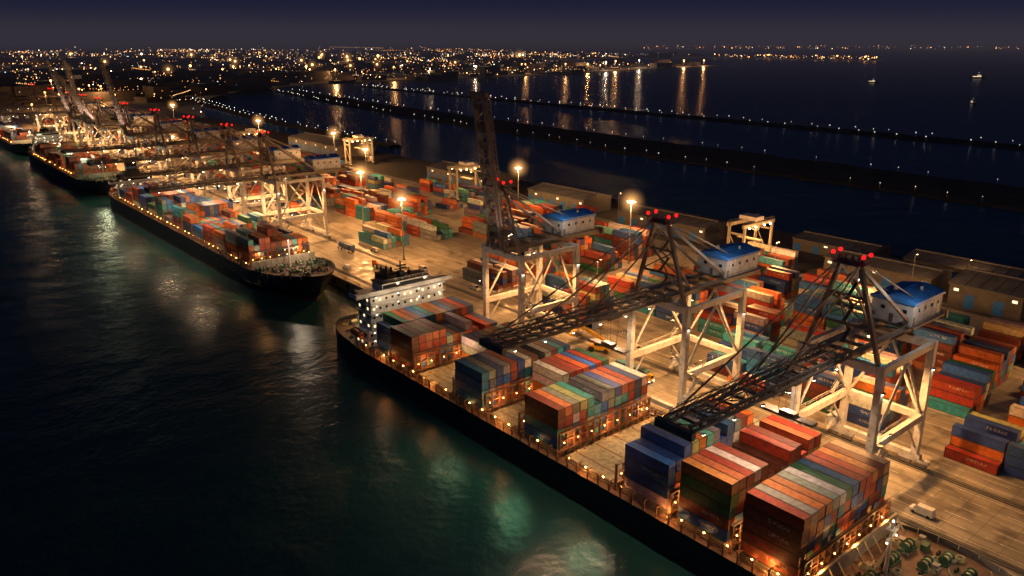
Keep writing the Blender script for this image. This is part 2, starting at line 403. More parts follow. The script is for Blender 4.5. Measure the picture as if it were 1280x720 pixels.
for y in (-HY, HY):
    f.box(.75, G - .75, y - .6, y + .6, 12.4, 14.2, 0)
    f.box(.75, G - .75, y - .55, y + .55, ZT - 1.8, ZT - .3, 0)
    f.cyl((.6, y, 14.4), (G * .5, y, ZT - 2), .36, 0); f.cyl((G - .6, y, 14.4), (G * .5, y, ZT - 2), .36, 0)
    f.cyl((.6, y, 5.2), (6.5, y, 12.4), .28, 0); f.cyl((G - .6, y, 5.2), (G - 6.5, y, 12.4), .28, 0)
    rail(f, (1, y + .6, 14.4), (G - 1, y + .6, 14.4), 1.1, 0)
f.cyl((G, -HY + .8, 14), (G, 0, ZT - 2.2), .35, 0); f.cyl((G, HY - .8, 14), (G, 0, ZT - 2.2), .35, 0)
f.box(G - .6, G + .6, -HY + .85, HY - .85, 12.6, 14.2, 0)
zig(f, G - 3.2, HY + 1.3, 3.6, ZT); zig(f, 3.4, -HY - 1.3, 3.6, 14)
f.box(G - 3, G + 3, HY + 1, HY + 3, 3.6, 6.2, 2)
f.box(-1.2, 1.2, -HY - 2.4, -HY - 1, 6, 8.3, 2)
CR_FRAME = f.mesh('portal_frame', CR_M)
f = MB()
for y in (-3, 3):
    f.box(-2, G + 18, y - .42, y + .42, ZT + .1, ZT + 1.8, 1)
    rail(f, (0, y * 1.45, ZT + 1.9), (G + 18, y * 1.45, ZT + 1.9), 1.1, 7)
    f.box(0, G + 18, *sorted((y * 1.16, y * 1.5)), ZT + 1.75, ZT + 1.88, 7)
for i in range(9): f.box(i * 5 + .2, i * 5 + .7, -2.58, 2.58, ZT + .8, ZT + 1.6, 1)
f.box(G + 17.5, G + 18.3, -5, 5, ZT + .2, ZT + 2.2, 1)
CR_REAR = f.mesh('rear_girder', CR_M)
def boom_mesh(BL, lamps):
    f = MB()
    for y in (-2.7, 2.7):
        f.box(-BL, 0, y - .28, y + .28, -.75, -.15, 1); f.box(-BL, 0, y - .24, y + .24, .75, 1.15, 1)
        n = 20
        for i in range(n):
            xa = -BL + i * (BL / n); xb = xa + BL / n
            f.beam((xa, y, -.2), ((xa + xb) / 2, y, .8), .2, .2, 1); f.beam((xb, y, -.2), ((xa + xb) / 2, y, .8), .2, .2, 1)
        f.box(-BL, -1, *(sorted((y * 1.15, y * 1.42))), .3, .38, 7)
        rail(f, (-BL, y * 1.42, .4), (-1, y * 1.42, .4), 1.1, 7, 3)
        n = 14
        for i in range(n):
            xa = -BL + i * (BL / n); xb = xa + BL / n
            f.beam((xa, y, 1.1), ((xa + xb) / 2, y * .75, 2.5), .13, .13, 7); f.beam((xb, y, 1.1), ((xa + xb) / 2, y * .75, 2.5), .13, .13, 7)
        f.beam((-BL + 2, y * .75, 2.5), (-2, y * .75, 2.5), .2, .2, 7)
    for i in range(15):
        xa = -BL + .5 + i * (BL - 1) / 14; f.box(xa - .17, xa + .17, -2.4, 2.4, -.7, -.25, 1)
        if i < 14:
            xb = xa + (BL - 1) / 14; s = 1 if i % 2 else -1; f.beam((xa, -2.3 * s, -.4), (xb, 2.3 * s, -.4), .15, .15, 7)
    f.box(-BL - 1.2, -BL, -4.2, 4.2, -1.0, .6, 1); rail(f, (-BL - 1.2, -4.2, .6), (-BL - 1.2, 4.2, .6), 1.1, 7)
    if lamps:
        for i in range(6):
            x = -6 - i * 9.2
            f.box(x - .3, x + .3, -3.9, -3.5, -1.15, -.85, 0); f.box(x - .24, x + .24, -3.86, -3.54, -1.22, -1.15, 5)
    else:
        for y in (-2.7, 2.7): f.box(-BL, 0, y - .2, y + .2, -.14, .74, 1)
        for i in range(8): f.box(-BL + 3 + i * 6, -BL + 5.4 + i * 6, -2.36, 2.36, 1.2, 1.4, 1)
    return f.mesh('boom', CR_M)
CR_BOOM = boom_mesh(55, True); CR_BOOMUP = boom_mesh(50, False)
f = MB()
for y in (-1, 1):
    f.beam((0, y * HY * .9, ZT), (-1, y * 2.3, AP), .85, .95, 7)
    f.beam((-.6, y * 2.5, AP - .5), (G, y * 4.2, ZT + 2.0), .6, .7, 7)
    f.beam((-1, y * 2.3, AP - 6), (9, y * 3.1, ZT + 2.0), .4, .4, 7)
for z in (AP, 47, 40.5):
    yy = 2.3 + (HY * .9 - 2.3) * ((AP - z) / (AP - ZT)); f.beam((-1 + (AP - z) / 21, -yy, z), (-1 + (AP - z) / 21, yy, z), .5, .5, 7)
f.beam((-.35, -4.4, 47), (0, 6.3, 40.5), .3, .3, 7); f.beam((-.3, 4.4, 47), (.05, -6.3, 40.5), .3, .3, 7)
f.box(-2.6, .8, -3.6, 3.6, AP + .26, AP + .5, 1)
for a, c_ in (((-2.6, -3.6), (.8, -3.6)), ((.8, -3.6), (.8, 3.6)), ((.8, 3.6), (-2.6, 3.6)), ((-2.6, 3.6), (-2.6, -3.6))): rail(f, (*a, AP + .5), (*c_, AP + .5), 1.1, 7)
for y in (-2.2, -.8, .8, 2.2): f.cyl((-1.4, y - .2, AP + 1.2), (-1.4, y + .2, AP + 1.2), .9, 1, 10)
for x, y in ((-2.5, -3.4), (.6, -3.4), (-2.5, 3.4), (.6, 3.4)): f.cyl((x, y, AP + .5), (x, y, AP + 2.2), .08, 7, 6); f.sphere((x, y, AP + 2.5), .45, 6)
zig(f, 1.2, 0, 36, AP - 1, 7)
CR_AF = f.mesh('a_frame', CR_M)
f = MB()
for y in (-2.6, 2.6):
    for xe in (-29, -52): f.beam((-1.4, y, AP + .6), (xe, y * 1.05, 36.2), .26, .26, 7)
    f.beam((-.6, y, AP + .6), (G + 15, y * 1.15, ZT + 2.0), .28, .28, 7)
    f.beam((-1.4, y * .3, AP + 1.6), (-44, y * .3, 36.4), .1, .1, 7)
f.box(-22, -17, -2.2, 2.2, 32.2, 33.1, 1); f.box(-25.6, -23, .2, 2.8, 30.0, 32.7, 2); f.box(-25.64, -22.96, .3, 2.7, 30.4, 31.7, 4); f.box(-23.5, -21.8, .5, 2.0, 32.3, 33.0, 1)
for x in (-21, -18):
    for y in (-1.8, 1.8): f.cyl((x, y, 32.2), (x + (.3 if x < -19 else -.3), y * .9, 24.6), .05, 1, 5)
f.box(-20.6, -18.4, -6.1, 6.1, 24, 24.5, 7); f.box(-20.4, -18.6, -1.8, 1.8, 24.5, 25.2, 7)
CR_STAY = f.mesh('stays_and_trolley', CR_M)
f = MB()
for y in (-2.6, 2.6):
    f.beam((-1.4, y, AP + .6), (-6, y * 1.05, 61), .3, .3, 7); f.beam((-.6, y, AP + .6), (G + 15, y * 1.15, ZT + 2.0), .28, .28, 7)
f.box(4, 9, -2.5, 2.5, 31.9, 32.9, 1); f.box(9.6, 12.2, .2, 2.8, 29.2, 31.9, 2); f.box(9.56, 12.24, .3, 2.7, 29.6, 30.9, 4)
CR_STAYUP = f.mesh('stays_raised', CR_M)
f = MB()
x0, x1 = 22.5, 38
f.box(x0, x1, -5.0, 5.0, 35.6, 41, 2)
f.box(x0 - .5, x1 + .5, -5.9, 5.9, 35.2, 35.6, 1)
n = len(f.v)
for x in (x0 - .4, x1 + .4): f.v += [(x, -5.4, 40.72), (x, 5.4, 40.72), (x, 5.4, 41.35), (x, 0, 42.5), (x, -5.4, 41.35)]
for q in ((0, 1, 2, 3, 4), (9, 8, 7, 6, 5), (2, 7, 8, 3), (3, 8, 9, 4), (1, 6, 7, 2), (0, 4, 9, 5), (0, 5, 6, 1)): f.f.append(tuple(n + i for i in q)); f.m.append(3)
for i in range(11):
    xx = x0 + i * 1.5
    f.beam((xx, -5.3, 41.42), (xx, 0, 42.56), .12, .1, 3); f.beam((xx, 5.3, 41.42), (xx, 0, 42.56), .12, .1, 3)
for i in range(4): f.box(x0 + 2.5 + i * 3.4, x0 + 3.4 + i * 3.4, -5.06, -5.0, 38.6, 39.4, 4)
for y in (-3.0, 2.2): f.box(x0 - .06, x0, y - .5, y + .5, 38.4, 39.3, 4)
f.box(x0 + .4, x0 + 1.2, -5.08, -5.0, 35.65, 37.7, 1); f.box(x0 - .05, x0, -.5, .5, 35.65, 37.7, 1)
for i in range(8): f.box(x0 + .2 + i * 2.1, x0 + .3 + i * 2.1, -5.1, -5.0, 35.7, 40.7, 2)
f.cyl((x0 + 5, 2, 41.6), (x0 + 5, 2, 43.2), .5, 0); f.cyl((x0 + 10, -2, 41.6), (x0 + 10, -2, 43.0), .4, 0)
for y in (-5.8, 5.8): rail(f, (x0 - .5, y, 35.6), (x1 + .5, y, 35.6), 1.1, 7)
for x in (x0 + 2, x1 - 2):
    for y in (-3, 3): f.box(x - .3, x + .3, y - .3, y + .3, 34.8, 35.2, 1)
CR_HOUSE = f.mesh('machine_house', CR_M)
def crane(Y, up=0, near=False, X=162, lights=True):
    e = empty('ship_to_shore_crane', (X, Y, 4))
    link('portal_frame', CR_FRAME, e); link('rear_girder', CR_REAR, e); link('a_frame', CR_AF, e); link('machine_house', CR_HOUSE, e)
    link('boom', CR_BOOMUP if up else CR_BOOM, e, (-2.4, 0, ZT + 1.1), (0, math.radians(up), 0))
    link('stays', CR_STAYUP if up else CR_STAY, e)
    if lights:
        if not up:
            lamp('added_boom_uplight', (-42, -3.6, 31.0), 18000 if near else 30000, WARM, .7, e, 150)
            lamp('added_boom_uplight', (-14, 3.9, 31.0), 25000 if near else 40000, WARM, .7, e, 150)
            if near: lamp('added_boom_light', (-3.6, 0, AP - 2), 9000, (1, .8, .6), .4, e, 75, (-26, 0, 34))  # added spot to brighten the top of the boom
        else:
            lamp('added_boom_uplight', (-13, -7, 38), 11000 if near else 60000, (1, .6, .4), .7, e, 100, (-3, 0, 62))  # added uplight so the raised boom shows against the dark
        lamp('portal_floodlight', (12, -2, 30), 88000 if near else 120000, SOD, .8, e, 155)
        if near:
            lamp('girder_floodlight', (33, 7, 31.5), 58000, SOD, .8, e, 150)
            lamp('house_floodlight', (19, -9, 44), 2600, (1, .8, .6), .4, e)
    f = MB()
    for p in ((12, -2, 30.6), (33, 7, 32.3), (6, -HY - 1.5, 15.4), (-1.6, HY + 1.5, 20.4), (25, -HY - 1.2, 26), (0, -HY - 1.1, 27)):
        f.box(p[0] - .4, p[0] + .4, p[1] - .3, p[1] + .3, p[2], p[2] + .3, 0); f.box(p[0] - .3, p[0] + .3, p[1] - .2, p[1] + .2, p[2] - .06, p[2], 1)
    f.beam((33, 7, 32.6), (33, 4, 33.2), .2, .2, 0)
    f.obj('floodlight_fitting', [M_boom, E_white], e)
    return e
crane(79, 0, True); crane(131, 0, True); crane(198, 82, True)
for y in (385, 432, 492, 556): crane(y)
crane(628, 79); crane(700, 58); crane(748, 80); crane(796, 76); crane(870); crane(960)

# ------------------------------------------------------------------ ships
SH_M = [M_hull, M_boot, M_deck, M_hatch, M_brown, M_beige, M_white, M_glass, E_deck, E_window, M_steel, M_rope, M_green, M_orange, M_rubber, E_soft, M_blue]
def ship(cx, hb, yb, ys_, zd, hatches, house_y, deckmat=2, seed=1, house_levels=5, detail=True):
    e = empty('container_ship', (0, 0, 0)); L = ys_ - yb; rr = random.Random(seed)
    st = [0, .7, 1.5, 2.5, 4, 6, 9, 13, 18, 24, 31, 40, 52] + [52 + (L - 80) * i / 8 for i in range(1, 9)] + [L - 23, L - 18, L - 13, L - 9, L - 5, L - 2, L - .6, L]
    lev = [(-2, 60, 9), (.9, 54, 8), (4, 44, 5), (zd, 33, 1.2), (zd + 1.25, 32, 0)]
    def half(s, Lb, off):
        q = min(1, max(0, (s - off) / Lb)); w_ = hb * (1 - (1 - q) ** 2.1) ** .72
        r = min(1, max(0, (L - s) / 26)); return w_ * (.42 + .58 * math.sqrt(max(0, 1 - (1 - r) ** 2)))
    def sheer(s): return 2.4 * max(0, 1 - s / 42) ** 1.3
    f = MB(); idx = []
    for (z, Lb, off) in lev:
        row = []
        for s in st:
            wv = half(s, Lb, off); y = yb + max(s, off); zz = z + (sheer(s) if z >= zd else 0)
            if z > zd: zz = zd + sheer(s) + (1.25 if s < 40 or s > L - 26 else .25)
            row.append(len(f.v)); f.v.append((cx - wv, y, zz)); f.v.append((cx + wv, y, zz))
        idx.append(row)
    for a in range(len(lev) - 1):
        for i in range(len(st) - 1):
            p, q = idx[a][i], idx[a][i + 1]; r_, t = idx[a + 1][i], idx[a + 1][i + 1]; mm = 1 if a == 0 else 0
            f.f.append((p, r_, t, q)); f.f.append((p + 1, q + 1, t + 1, r_ + 1)); f.m += [mm, mm]
        f.f.append((idx[a][-1], idx[a + 1][-1], idx[a + 1][-1] + 1, idx[a][-1] + 1)); f.m.append(0)
    for i in range(len(st) - 1):
        p, q = idx[3][i], idx[3][i + 1]; f.f.append((p, p + 1, q + 1, q)); f.m.append(deckmat)
    f.obj('hull', SH_M, e)
    f = MB(); hx0 = cx - hb + 2.1; hx1 = cx + hb - 2.1
    for (ha, hb2) in hatches:
        f.box(hx0, hx1, ha, hb2, zd, zd + 1.55, 3)
        for i in range(5): 
            xx = hx0 + (hx1 - hx0) * (i + .5) / 5; f.box(xx - .1, xx + .1, ha + .2, hb2 - .2, zd + 1.55, zd + 1.66, 4)
        for i in range(14):
            for j in range(3):
                xx = hx0 + .8 + i * 2.5
                if xx < hx1 - .5: f.box(xx - .18, xx + .18, ha + .6 + j * (hb2 - ha - 1.4) / 2, ha + .95 + j * (hb2 - ha - 1.4) / 2, zd + 1.67, zd + 1.85, 10)
        ya = ha - .75
        nb = 14 if detail else 6
        for i in range(nb + 1):
            xx = hx0 + (hx1 - hx0) * i / nb; f.box(xx - .14, xx + .14, ya - .35, ya + .35, zd, zd + 6.4, 4)
        for z in (zd + 1.8, zd + 4.3, zd + 6.4): f.box(hx0, hx1, ya - .42, ya + .42, z - .1, z + .1, 4); f.box(hx0, hx1, ya - .42, ya - .37, z + .9, z + 1.0, 4)
        if detail:
            for i in range(0, nb, 2):
                xx = hx0 + (hx1 - hx0) * (i + .5) / nb; f.sphere((xx, ya - .5, zd + 3.9), .12, 8, 6, 4)
    yy = yb + 42
    while yy < ys_ - 26:
        for sx in (-1, 1):
            xo = cx + sx * (hb - .45); xi = cx + sx * (hb - 1.9)
            f.box(xo - .15, xo + .15, yy - .15, yy + .15, zd, zd + 2.6, 4)
            f.box(min(xo, xi), max(xo, xi), yy - .1, yy + .1, zd + 2.35, zd + 2.6, 4)
        yy += 3.4
    for sx in (-1, 1):
        xo = cx + sx * (hb - .45)
        for z in (1.1, 1.75, 2.5): f.box(xo - .06, xo + .06, yb + 42, ys_ - 27, zd + z - .05, zd + z + .07, 4)
    yy = yb + 44
    while yy < ys_ - 27:
        for sx in ((-1, 1) if detail else (-1,)):
            if rr.random() < .75: f.sphere((cx + sx * (hb - 1.2), yy, zd + 2.1), .2 if detail else .3, 8, 6, 4)
        yy += 5.6 if detail else 9
    f.obj('deck_fittings', SH_M, e)
    f = MB()
    yw = yb + 38
    f.box(cx - hb * .93, cx + hb * .93, yw, yw + .5, zd - .3, zd + 3.6, 5)
    for i in range(11):
        xx = cx - hb * .9 + i * hb * .18; f.beam((xx, yw, zd + 3.2), (xx, yw - 2.2, zd + .2), .15, .3, 5)
    my_ = yb + 32
    f.cyl((cx, my_, zd), (cx, my_, zd + 12), .45, 6, 10, .25); f.box(cx - 2, cx + 2, my_ - .2, my_ + .1, zd + 8.6, zd + 8.85, 6)
    f.box(cx - .9, cx + .9, my_ - .8, my_ + .8, zd + 10.4, zd + 10.6, 6); rail(f, (cx - .9, my_ - .8, zd + 10.6), (cx + .9, my_ - .8, zd + 10.6), 1, 6, 1)
    f.sphere((cx, my_, zd + 12.2), .2, 15); f.sphere((cx - 1.9, my_ - .2, zd + 8.4), .16, 15); f.sphere((cx + 1.9, my_ - .2, zd + 8.4), .16, 15)
    f.beam((cx - 1.2, my_ + 2, zd), (cx, my_, zd + 7), .22, .22, 6); f.beam((cx + 1.2, my_ + 2, zd), (cx, my_, zd + 7), .22, .22, 6)
    for (dx, dy) in ((-8, 28), (8, 28), (-5, 18), (5, 18), (-11.5, 33), (11.5, 33), (-4, 33), (5, 33), (12.5, 26), (10, 21)):
        x = cx + dx; y = yb + dy; z = zd + sheer(dy)
        f.box(x - 1.9, x + 1.9, y - .9, y + .9, z, z + .35, 12); f.cyl((x - 1.5, y, z + 1.1), (x + .9, y, z + 1.1), .62, 11, 10)
        for k in (-1.6, -.3, 1.0): f.cyl((x + k - .08, y, z + 1.1), (x + k + .08, y, z + 1.1), 1.0, 12, 12)
        f.box(x + 1.1, x + 2.0, y - .6, y + .6, z + .3, z + 1.5, 12)
    for i in range(110):
        dy = rr.uniform(10, 36); wv = half(dy, 33, 1.2) - 2; x = cx + rr.uniform(-wv, wv); z = zd + sheer(dy); kd = i % 4
        if kd == 0: 
            for k in range(3): f.torus((x, yb + dy, z + .2 + k * .25), .9 - .12 * k, .16, 11, 12, 5)
        elif kd == 1:
            for k in (-.45, .45): f.cyl((x + k, yb + dy, z), (x + k, yb + dy, z + .9), .28, 14, 8)
            f.box(x - 1, x + 1, yb + dy - .35, yb + dy + .35, z, z + .12, 12)
        elif kd == 2:
            x2 = x + rr.uniform(-5, 5); y2 = yb + dy + rr.uniform(-3, 3); mx = (x + x2) / 2 + rr.uniform(-1, 1); my = (yb + dy + y2) / 2 + rr.uniform(-1, 1)
            f.cyl((x, yb + dy, z + .12), (mx, my, z + .3), .1, 11, 6); f.cyl((mx, my, z + .3), (x2, y2, z + .6), .1, 11, 6)
        else:
            a = rr.uniform(.4, 1.1); f.box(x - a, x + a, yb + dy - .6, yb + dy + .6, z, z + rr.uniform(.5, 1.6), rr.choice((12, 12, 4, 10)))
    for sx in (-1, 1):
        for s in range(6, 40, 4):
            wv = half(s, 32, 0) - .25; x = cx + sx * wv; z = zd + sheer(s); f.beam((x, yb + s, z), (x, yb + s, z + 1.3), .12, .3, 5)
    f.obj('forecastle', SH_M, e)
    f = MB(); y0 = house_y; wd = hb - 3; z = zd
    for l in range(house_levels):
        ww = wd - (0 if l < 2 else 1.2)
        f.box(cx - ww, cx + ww, y0, y0 + 9 - l * .3, z, z + 2.75, 6)
        f.box(cx - ww - .5, cx + ww + .5, y0 - .8, y0 + 9.6, z + 2.75, z + 2.93, 6)
        for i in range(12):
            xx = cx - ww + 1.2 + i * (2 * ww - 2.4) / 11
            f.box(xx - .4, xx + .4, y0 - .05, y0, z + 1.2, z + 2.0, 9 if rr.random() < .35 else 7)
        for i in range(3): f.box(cx - ww - .05, cx - ww, y0 + 1.5 + i * 2.6, y0 + 2.4 + i * 2.6, z + 1.2, z + 2, 9 if rr.random() < .4 else 7)
        rail(f, (cx - ww - .45, y0 - .75, z + 2.93), (cx + ww + .45, y0 - .75, z + 2.93), 1, 6)
        rail(f, (cx - ww - .45, y0 - .75, z + 2.93), (cx - ww - .45, y0 + 9.5, z + 2.93), 1, 6)
        for i in range(4): f.sphere((cx - ww + 2 + i * (2 * ww - 4) / 3, y0 - .5, z + 2.55), .2, 15, 6, 4)
        z += 2.93
    f.box(cx - hb - .5, cx + hb + .5, y0 + .5, y0 + 5.5, z, z + .3, 6)
    f.box(cx - hb - .5, cx + hb + .5, y0 + .5, y0 + .65, z + .3, z + 1.4, 6); f.box(cx - hb - .5, cx - hb - .35, y0 + .65, y0 + 5.5, z + .3, z + 1.4, 6)
    f.box(cx - 9, cx + 9, y0 + 1, y0 + 7.5, z + .3, z + 3.2, 6); f.box(cx - 8.8, cx + 8.8, y0 + .95, y0 + 1, z + 1.5, z + 2.7, 7)
    f.box(cx - 9.4, cx + 9.4, y0 + .6, y0 + 7.9, z + 3.2, z + 3.4, 14)
    rail(f, (cx - 9.3, y0 + .7, z + 3.4), (cx + 9.3, y0 + .7, z + 3.4), 1, 6); rail(f, (cx - 9.3, y0 + .7, z + 3.4), (cx - 9.3, y0 + 7.8, z + 3.4), 1, 6)
    f.cyl((cx, y0 + 4, z + 3.4), (cx, y0 + 4, z + 9), .45, 14, 8, .2); f.box(cx - 2.4, cx + 2.4, y0 + 3.9, y0 + 4.1, z + 6.2, z + 6.5, 14); f.box(cx - 1.8, cx + 1.8, y0 + 3.3, y0 + 3.5, z + 7.4, z + 7.8, 14)
    f.box(cx - 1, cx + 1, y0 + 3, y0 + 5, z + 3.4, z + 5.6, 14)
    for dx in (-5, 4): f.cyl((cx + dx, y0 + 5, z + 3.4), (cx + dx, y0 + 5, z + 6), .12, 14, 6); f.sphere((cx + dx, y0 + 5, z + 4.2), .7, 14, 10, 6)
    f.box(cx - 4.5, cx + 4.5, y0 + 10.5, y0 + 17, zd, zd + 14.5, 14); f.box(cx - 3, cx + 3, y0 + 11.2, y0 + 16, zd + 14.5, zd + 20.5, 14)
    f.box(cx - 3.06, cx + 3.06, y0 + 11.1, y0 + 16.1, zd + 16, zd + 17.4, 16)
    for dx, dy in ((-1.5, 12.5), (0, 13.5), (1.5, 12.5), (-1, 15), (1, 15)): f.cyl((cx + dx, y0 + dy, zd + 20.5), (cx + dx, y0 + dy, zd + 22.3), .35, 14)
    for sx in (-1, 1):
        x = cx + sx * (wd + 1.6)
        f.cyl((x, y0 + 2.5, zd + 4.6), (x, y0 + 7.5, zd + 4.6), 1.15, 13, 10); f.sphere((x, y0 + 2.5, zd + 4.6), 1.15, 13, 10, 6); f.sphere((x, y0 + 7.5, zd + 4.6), 1.15, 13, 10, 6)
        f.beam((x, y0 + 3, zd), (x, y0 + 3, zd + 7), .25, .25, 6); f.beam((x, y0 + 7, zd), (x, y0 + 7, zd + 7), .25, .25, 6)
    f.obj('superstructure', SH_M, e)
    f = MB()
    for dx, dy in ((-7, 6), (0, 8), (7, 6), (-9, 12), (9, 13), (-4, 13), (-11, 18), (2, 4)):
        x = cx + dx * hb / 18; y = ys_ - dy
        f.box(x - 1.7, x + 1.7, y - .8, y + .8, zd, zd + .35, 12); f.cyl((x - 1.3, y, zd + 1), (x + 1, y, zd + 1), .7, 11, 10)
        f.box(x + 1, x + 1.9, y - .6, y + .6, zd + .3, zd + 1.6, 12); f.torus((x - 3, y + 1, zd + .2), .8, .2, 11, 12, 5)
    f.cyl((cx, ys_ - 2, zd), (cx, ys_ - 2, zd + 5), .1, 6)
    f.obj('stern_gear', SH_M, e)
    f = MB()
    for (s, yq) in ((10, -8), (14, 2), (30, 16), (L - 8, L + 6), (L - 14, L - 30)):
        a = Vector((cx + half(s, 33, 1.2), yb + s, zd + sheer(s) + 1)); b2 = Vector((157.8, yb + yq, 4.6)); p = a
        for i in range(1, 7):
            t = i / 6; q = a.lerp(b2, t); q.z -= 1.2 * math.sin(math.pi * t); f.cyl(p, q, .07, 0, 5); p = q
    f.obj('mooring_line', [M_rope], e)
    return e
ZD = 7.0
hl = [(60.5, 73), (75.8, 88.2), (91.1, 103.4), (106.4, 122), (125, 137.3), (140, 151.5), (154, 166.5), (168.6, 186), (188.5, 200.7), (203, 213.5)]
S1 = ship(135.5, 18.5, 20, 247, ZD, hl, 216, 2, 3, 6)
zb = ZD + 1.86; x0 = 119.2; r1 = random.Random(5)
stack(x0, 60.7, zb, hts(13, 1, 5, r1, .1), seed=21)
stack(x0, 76, zb, hts(13, 1, 5, r1, .2), seed=22)
stack(x0, 91.3, zb, hts(13, 1, 5, r1, .3), seed=23)
stack(x0, 125.1, zb, hts(13, 1, 4, r1, .1), seed=24)
stack(x0 + 2.52 * 6, 139.3, zb, hts(7, 1, 4, r1, .1), seed=25)
stack(x0 - .5, 154.2, zb, hts(13, 1, 4, r1, .2), seed=26)
stack(x0 + 2.52 * 5, 168.8, zb, hts(8, 1, 4, r1, .2), seed=27)
stack(x0, 188.7, zb, hts(13, 1, 4, r1, .2), seed=28)
stack(x0 + 2.52 * 1, 201.6, zb, hts(12, 1, 4, r1, .2), seed=29)
for y in (59, 74.4, 89.7, 105, 123.6, 152.6, 187):
    for x in (123, 135.5, 148): lamp('lashing_lamp', (x, y - .9, ZD + 4.2), 850, (1, .40, .10), .25, S1)
for y in (66, 90, 114, 145, 178, 205): lamp('gallery_lamp', (118.0, y, ZD + 2.2), 650, (1, .38, .09), .2, S1)
lamp('deck_lamp', (135, 114, ZD + 12), 3600, (1, .62, .30), .4, S1)
lamp('deck_lamp', (128, 178, ZD + 11), 3600, (1, .58, .25), .4, S1)
lamp('mast_lamp', (139, 49, ZD + 12), 1800, (1, .70, .4), .3, S1)
lamp('mast_lamp', (147, 44, ZD + 9), 1200, (1, .66, .34), .3, S1)
for x in (126, 136, 147): lamp('bridge_lamp', (x, 211.0, ZD + 18), 1300, (1, .72, .44), .3, S1)
lamp('stern_lamp', (130, 238, ZD + 6), 2600, (1, .6, .25), .3, S1)
for (y, p, c_) in ((108, 3000, (.5, 1, .5)), (134, 3600, (.38, 1, .5)), (160, 2800, (.7, 1, .5))):
    lamp('added_water_light', (112.4, y, 10.5), p, c_, 4.5, S1, 130, (80, y + 3, 0))  # added green light without a fitting, tints the water by the hull

hl2 = [(328 + i * 14.6, 340.3 + i * 14.6) for i in range(14)]
S2 = ship(140, 16, 286, 566, 9, hl2, 537, 2, 5, 3, True)
r2_ = random.Random(9)
P2 = PC + [(.58, .56, .50)] * 14 + [(.54, .14, .03)] * 12 + [(.10, .34, .35)] * 7
for i in range(14):
    b_ = [4, 4, 3, 4, 2, 3, 4, 1, 4, 3, 3, 4, 2, 3][i]
    stack(126.2, 328.1 + i * 14.6, 10.9, hts(11, 1, b_, r2_, .5), seed=60 + i, toppal=P2)
for i in range(0, 14, 3):
    for x in (130, 148): lamp('lashing_lamp', (x, 326.4 + i * 14.6, 15), 1500, (1, .48, .15), .3, S2)
lamp('mast_lamp', (140, 311, 22), 5000, (1, .78, .52), .3, S2); lamp('bow_lamp', (148, 320, 16), 1500, (1, .75, .5), .3, S2)
for y in (318, 365, 420, 480): lamp('added_water_light', (120.5, y, 11), 8000, (1, .5, .17), 3, S2, 130, (96, y, 0))  # added warm light for reflections on the water
hl3 = [(640 + i * 14.6, 652.3 + i * 14.6) for i in range(10)]
S3 = ship(139, 16, 588, 826, 9, hl3, 795, 12, 6, 5, False)
PG = [(.03, .17, .09)] * 5 + [(.04, .22, .22)] * 4 + PC[:50]
for i in range(10):
    if i in (2, 6): continue
    stack(125.2, 640.1 + i * 14.6, 10.9, hts(11, 1, [3, 4, 0, 2, 3, 4, 0, 3, 4, 3][i], r2_, .5), seed=90 + i, pal=PG, toppal=PG)
for i in range(4): lamp('deck_lamp', (138, 625 + i * 46, 21), 7000, (.95, 1, .6), 2.5, S3)
for y in (640, 740): lamp('added_water_light', (119.5, y, 11), 14000, (1, .5, .17), 3, S3, 130, (96, y, 0))  # added warm light, brightens the water beside this ship
hl4 = [(895 + i * 14.6, 907.3 + i * 14.6) for i in range(10)]
S4 = ship(139, 16, 850, 1084, 9, hl4, 1052, 2, 8, 5, False)
for i in range(10): stack(125.2, 895 + i * 14.6, 10.9, hts(11, 1, 3, r2_, .5), seed=110 + i)
for i in range(2): lamp('deck_lamp', (138, 880 + i * 90, 22), 12000, (1, .65, .35), 2.5, S4)

# ------------------------------------------------------------------ yard stacks
ry = random.Random(31); sd = 200
for ri, rx in enumerate((197, 223, 249, 275, 301)):
    y = 22 + ry.uniform(0, 8)
    while y < 1150:
        nb = ry.choice((1, 2, 2, 3)) if y < 600 else 4
        dens = (.08 if y < 170 else .28) if ri < 4 else .5
        if ry.random() > dens:
            base = ry.choice((3, 4, 4, 5)) if y < 330 else ry.choice((2, 3, 4))
            H = []
            for i in range(6):
                H.append([max(0, base - ry.choice((0, 0, 0, 1, 1, 2))) for _ in range(nb)])
            if ry.random() < .2: H[0] = [max(0, h - 2) for h in H[0]]
            stack(rx + .3, y, 4.02, H, seed=sd); sd += 1
        y += nb * 12.64 + ry.choice((4, 7, 9, 15))

# ------------------------------------------------------------------ high mast lights
mm = MB(); mm.cyl((0, 0, 0), (0, 0, 30), .42, 0, 10, .2); mm.cyl((0, 0, 0), (0, 0, .5), .9, 0, 10); mm.torus((0, 0, 29.6), 1.5, .1, 0, 14, 5)
for i in range(6):
    t = i * math.pi / 3; x = 1.6 * math.cos(t); y = 1.6 * math.sin(t)
    mm.beam((0, 0, 29.6), (x, y, 29.6), .1, .1, 0); mm.box(x - .35, x + .35, y - .35, y + .35, 29.3, 29.6, 0); mm.sphere((x, y, 29.15), .32, 1, 8, 5)
MAST = mm.mesh('high_mast', [M_steel, E_warm])
def mast(x, y, p=70000, hl_=True, r=8, col=SOD):
    e = empty('high_mast_light', (x, y, 4)); link('mast_and_lamps', MAST, e)
    lamp('mast_lamp', (0, 0, 27.6), p, col, 1.2, e)
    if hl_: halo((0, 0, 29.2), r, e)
for a in ((272.6, 240), (195, 313), (302, 582), (220, 395), (298, 350), (272, 480), (195, 640), (298, 720), (220, 820), (298, 960)):
    mast(a[0], a[1], 80000 if a[1] < 300 else 110000 if a[1] < 500 else 160000)
